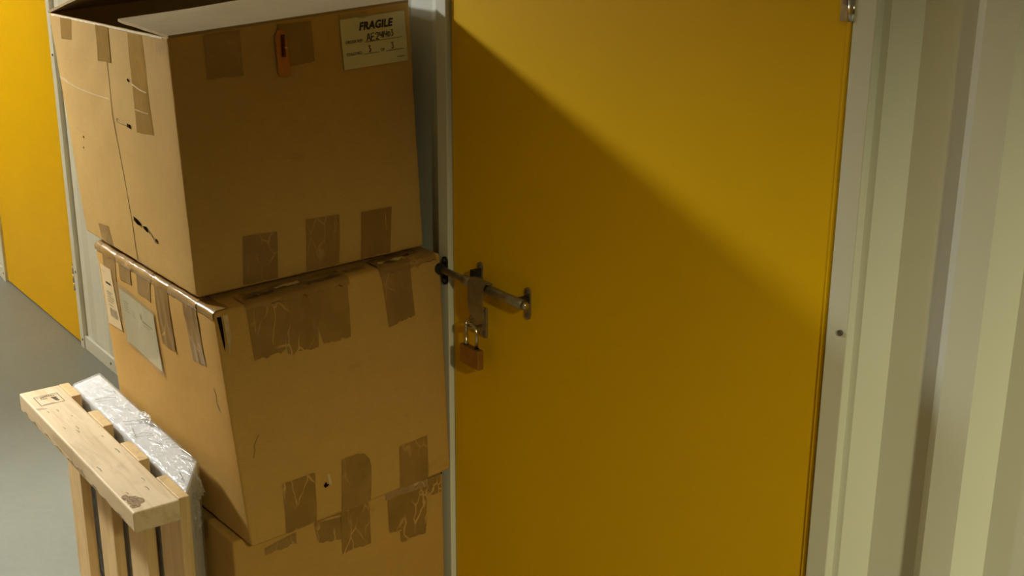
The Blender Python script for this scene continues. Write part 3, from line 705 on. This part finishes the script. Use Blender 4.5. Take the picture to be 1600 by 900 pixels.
# bark left along the corridor-side face
for k in range(9):
    x = -2.72+.072*k+random.uniform(-.01, .01); l = random.uniform(.03, .07); z0_ = ZP-.041+random.uniform(.003, .008); hgt = random.uniform(.004, .012)
    n_ = 8; vs = []
    for q_ in range(n_+1):
        t = q_/n_; vs += [(x+l*t, -.7206, z0_), (x+l*t, -.7206, z0_+hgt*math.sin(math.pi*t)*(.7+.5*noise.noise(Vector((q_*.9, k, 1)))))]
    mesh_obj('bark_streak', vs, [(2*q_, 2*q_+2, 2*q_+3, 2*q_+1) for q_ in range(n_)], M_bark, tb)
# heat-treatment style stamp: frame, arched lettering, symbol block (not legible in the photo)
def on_top(p): return Vector((p.x, p.y, ZP+.0006))
sx0, sx1, sy0, sy1 = -2.690, -2.635, -.702, -.652
parts = []
def stroke(pts, wd=.0014): parts.append(ribbon2d([Vector(p) for p in pts], wd))
stroke([(sx0, sy0), (sx1, sy0)]); stroke([(sx0, sy1), (sx1, sy1)]); stroke([(sx0, sy0), (sx0, sy1)]); stroke([(sx1, sy0), (sx1, sy1)])
stroke([(sx0+.008, sy0), (sx0+.008, sy1)], .0008)
for k in range(7):
    y = sy0+.012+k*.0045; x = sx0+.003+.004*abs(k-3)/3
    stroke([(x, y), (x+.006, y+.0015)], .0018); stroke([(x+.001, y+.002), (x+.005, y-.0005)], .0012)
for k in range(5): stroke([(sx0+.016+.002*(k % 2), sy0+.010+k*.003), (sx0+.021, sy0+.011+k*.003)], .0016)
for k in range(8): stroke([(sx0+.018+.0032*k, sy1-.019+.0006*k), (sx0+.022+.0032*k, sy1-.007-.001*(k % 3))], .0024)
for k in range(6): stroke([(sx1-.006, sy0+.006+.004*k), (sx1-.003, sy0+.008+.004*k)], .0012)
v2, fs = join2d(parts); mesh_obj('ink_stamp', [on_top(p) for p in v2], fs, M_stampink, tb)
# saw marks and small bark streaks
for k in range(12):
    x = -2.60+random.random()*.48; y = -.712+random.random()*.07; l = .008+.02*random.random()
    v2, fs = ribbon2d([Vector((x, y)), Vector((x+l*.5, y+.002)), Vector((x+l, y+.001))], .0012+.001*random.random()); mesh_obj('saw_mark', [on_top(p) for p in v2], fs, M_grey_ink, tb)
for (x, y, l) in ((-2.625, -.718, .016), (-2.618, -.716, .02)):
    v2, fs = ribbon2d([Vector((x, y)), Vector((x+.004, y+l))], .0012); mesh_obj('saw_mark', [on_top(p) for p in v2], fs, M_stampink, tb)
settle(pal)

# ------------------------------------------------------------------ wrapped panel leaning between pallet and boxes
pk = thing('wrapped_panel', 'white foam panel wrapped in clear plastic film between pallet and boxes', 'package', (-2.42, -.56, 0))
def slab(name, lo, hi, r, mat, parent, amp, n=(44, 12, 36), seed=0, ridg=0.):
    S = [hi[i]-lo[i] for i in range(3)]; bm = bmesh.new(); cache = {}
    def vert(p):
        key = tuple(round(c, 5) for c in p)
        if key in cache: return cache[key]
        P = Vector(p); q = Vector([min(max(P[i], r), S[i]-r) for i in range(3)]); d = P-q
        nrm = d.normalized() if d.length > 1e-9 else Vector((0, 0, 1)); X = q+nrm*r
        wv_ = noise.noise(Vector((X.x*7+seed, X.y*13, X.z*7)))*amp
        if ridg:
            a = noise.noise(Vector((X.x*16+seed, X.y*24, X.z*14)))
            mk_ = max(0, noise.noise(Vector((X.x*5+seed*3, X.y*6, X.z*5+seed)))*2.2+.1); wv_ += ridg*mk_*max(0, 1-abs(a)*6)
            a = noise.noise(Vector((X.x*33+seed*2, X.y*40, X.z*25)))
            wv_ += ridg*.5*mk_*max(0, 1-abs(a)*4)
        if X.z < .03: wv_ = 0
        X = X+nrm*wv_
        fx = X.x/S[0]; fy = X.y/S[1]; fz = X.z/S[2]
        X = X+Vector((-.095*fy*fx**6, 0, .014*fy*fz**4-.006*fz**4*fx))     # near end cut on the skew, top tipped up towards the boxes
        cache[key] = bm.verts.new((lo[0]+X.x, lo[1]+X.y, lo[2]+X.z)); return cache[key]
    def grid(k): return [0, r*.34/S[k], r*.67/S[k]]+[r/S[k]+(1-2*r/S[k])*i/n[k] for i in range(n[k]+1)]+[1-r*.67/S[k], 1-r*.34/S[k], 1]
    for ax in range(3):
        o1, o2 = [i for i in range(3) if i != ax]; g1, g2 = grid(o1), grid(o2)
        for sd in (0, 1):
            for i in range(len(g1)-1):
                for j in range(len(g2)-1):
                    q = []
                    for a, b_ in ((i, j), (i+1, j), (i+1, j+1), (i, j+1)):
                        p = [0, 0, 0]; p[ax] = S[ax]*sd; p[o1] = g1[a]*S[o1]; p[o2] = g2[b_]*S[o2]; q.append(vert(p))
                    bm.faces.new(q)
    # lean of the near end: the panel's end is cut at a slant seen from above
    return bm_obj(name, bm, mat, parent, True)
foam = slab('foam_panel', (-2.745, -.5995, .004), (-2.105, -.536, .604), .006, M_foam, pk, .001, seed=2)
film = slab('plastic_film', (-2.749, -.6015, .002), (-2.101, -.5335, .6075), .008, M_film, pk, .0006, (110, 18, 90), 5, .0022)
# gathered folds of the film
def ztop(x, y):
    fy = min(1, max(0, (y+.6015)/.068)); fx = (x+2.749)/.648
    return .6078+.014*fy-.006*fx
random.seed(21)
def fold(pts, r):
    P = [Vector(p) for p in pts]; out_ = []
    for a, b_ in zip(P, P[1:]):
        for k in range(4): out_.append(a.lerp(b_, k/4)+Vector((random.uniform(-1, 1), random.uniform(-1, 1), random.uniform(0, 1)))*.0012)
    out_.append(P[-1]); tube_obj('film_fold', out_, r, M_fold, film, 6)
for (x, y, dx, dy, r) in ((-2.47, -.585, .035, .030, .0010), (-2.45, -.560, .030, .020, .0013), (-2.44, -.580, .05, -.010, .0008), (-2.42, -.548, .04, .006, .0014), (-2.40, -.590, .03, .03, .0008),
        (-2.36, -.575, .05, .012, .0008), (-2.34, -.556, .012, .016, .0007), (-2.325, -.556, .012, .016, .0007), (-2.31, -.556, .012, .016, .0007), (-2.295, -.556, .012, .016, .0007),
        (-2.27, -.545, .06, .004, .0014), (-2.24, -.556, .045, .012, .0012), (-2.56, -.570, .05, .015, .0008), (-2.62, -.590, .03, .035, .0009), (-2.66, -.560, .04, .012, .0008), (-2.20, -.580, .05, -.008, .0009)):
    fold([(x, y, ztop(x, y)), (x+dx*.5, y+dy*.6, ztop(x+dx*.5, y+dy*.6)+.002), (x+dx, y+dy, ztop(x+dx, y+dy))], r)
# crest of loose film against the box, and film bunched at the near end
def crumple(c, rad, sd):
    bm = bmesh.new(); bmesh.ops.create_icosphere(bm, subdivisions=4, radius=1)
    for v in bm.verts:
        n_ = v.co.normalized(); k = 1+.38*noise.noise(n_*2.3+Vector((sd, 0, 0)))+.22*(1-abs(noise.noise(n_*5+Vector((0, sd, 0))))*3)
        v.co = Vector((c[0]+n_.x*rad[0]*k, c[1]+n_.y*rad[1]*k, c[2]+n_.z*rad[2]*k))
    bm_obj('bunched_film', bm, M_film, film, False)
crumple((-2.435, -.549, .624), (.022, .007, .008), 2)
crumple((-2.165, -.562, .580), (.026, .014, .026), 5)
crumple((-2.150, -.575, .525), (.016, .016, .045), 9)
settle(pk)

# ------------------------------------------------------------------ slide bolt on the near door
sb = empty('slide_bolt', (-1.95, 0, .94)); sb['label'] = 'steel slide bolt with hanging hasp'
YB = -.028
pl = plate_obj('keeper_plate', -2.103, .932, .0085, .030, -.0105, -.014, M_dsteel, sb)
screw(-2.103, -.014, .954, pl, .004); screw(-2.103, -.014, .911, pl, .004)
cyl_obj('keeper_ring', (-2.112, YB, .940), (-2.088, YB, .940), .0115, M_dsteel, sb, 20)
rod = cyl_obj('bolt_rod', (-2.118, YB, .940), (-1.806, YB, .940), .0072, M_steel, sb, 18)
cyl_obj('bolt_collar', (-2.012, YB, .940), (-1.985, YB, .940), .0098, M_steel, sb, 18)
cyl_obj('bolt_sleeve', (-1.93, YB, .940), (-1.812, YB, .940), .0095, M_steel, sb, 18)
cyl_obj('bolt_tip', (-1.810, YB, .940), (-1.803, YB, .940), .0088, M_bsteel, sb, 18, .005)
pg = plate_obj('guide_plate', -1.992, .938, .008, .038, 0.0, -.0035, M_steel, sb); screw(-1.992, -.0035, .966, pg, .004)
box_obj('guide_block', (-1.999, YB+.006, .948), (-1.985, -.002, .962), M_dsteel, sb, .001)
pe = plate_obj('guide_plate', -1.835, .932, .0085, .032, 0.0, -.0035, M_steel, sb); screw(-1.835, -.0035, .955, pe, .0042); screw(-1.835, -.0035, .909, pe, .0042)
box_obj('guide_block', (-1.842, YB+.004, .934), (-1.828, -.002, .947), M_dsteel, sb, .001)
# hasp: curls over the rod and hangs down
bm = bmesh.new(); prof = []
for k in range(9): an = math.radians(200-k*27.5); prof.append((YB+.0118*math.cos(an), .940+.0118*math.sin(an)))
prof = [(YB-.0118, .930), (YB-.0118, .940)]+[(YB-.0118*math.cos(math.radians(a)), .940+.0118*math.sin(math.radians(a))) for a in (30, 60, 90, 120, 150)]
out = []
for (y, z) in prof: out.append((y, z))
tail = [(YB-.0118, .905), (YB-.010, .886), (YB-.006, .872)]
path = list(reversed(out))+tail
hv = []
for (y, z) in path:
    hwid = .025 if z > .875 else .015
    for x in (-1.953-hwid, -1.953+hwid): hv.append((x, y, z))
hf = [(2*i, 2*i+1, 2*i+3, 2*i+2) for i in range(len(path)-1)]
hs = mesh_obj('hasp', hv, hf, M_steel, sb); s2 = hs.modifiers.new('t', 'SOLIDIFY'); s2.thickness = .003
st_ = box_obj('staple_plate', (-2.026, -.0045, .822), (-1.968, 0, .884), M_steel, sb, .001)
for x, z in ((-2.018, .876), (-1.976, .876), (-1.976, .831)): screw(x, -.0045, z, st_, .004)
def arc(xc, zc, r, n=12): return [(xc-r*math.cos(math.pi*k/n), YB-.006, zc+r*math.sin(math.pi*k/n)) for k in range(n+1)]
tube_obj('staple_loop', [(-1.986, -.002, .866), (-1.986, -.030, .866), (-1.986, -.042, .860), (-1.986, -.042, .850), (-1.986, -.030, .844), (-1.986, -.002, .844)], .0032, M_bsteel, sb, 10)
settle(sb)
sb.parent = door_near; sb.matrix_parent_inverse = Matrix.Translation(door_near.location).inverted()

# padlock
plk = thing('padlock', 'small brass padlock hanging from the slide bolt of the yellow door', 'padlock', (-1.979, YB-.006, .765))
bm = bmesh.new(); add_box(bm, (-2.010, YB-.0135, .767), (-1.945, YB+.0015, .808), .0025, 3); bd = bm_obj('lock_body', bm, M_brass, plk)
shp = [(-1.996, YB-.006, .806), (-1.996, YB-.006, .838)]+arc(-1.9775, .838, .0185)[1:-1]+[(-1.959, YB-.006, .838), (-1.959, YB-.006, .806)]
tube_obj('shackle', shp, .0034, M_bsteel, plk, 12)
for x in (-1.996, -1.959): cyl_obj('shackle_collar', (x, YB-.006, .8075), (x, YB-.006, .8095), .0052, M_dsteel, bd, 14)
settle(plk)
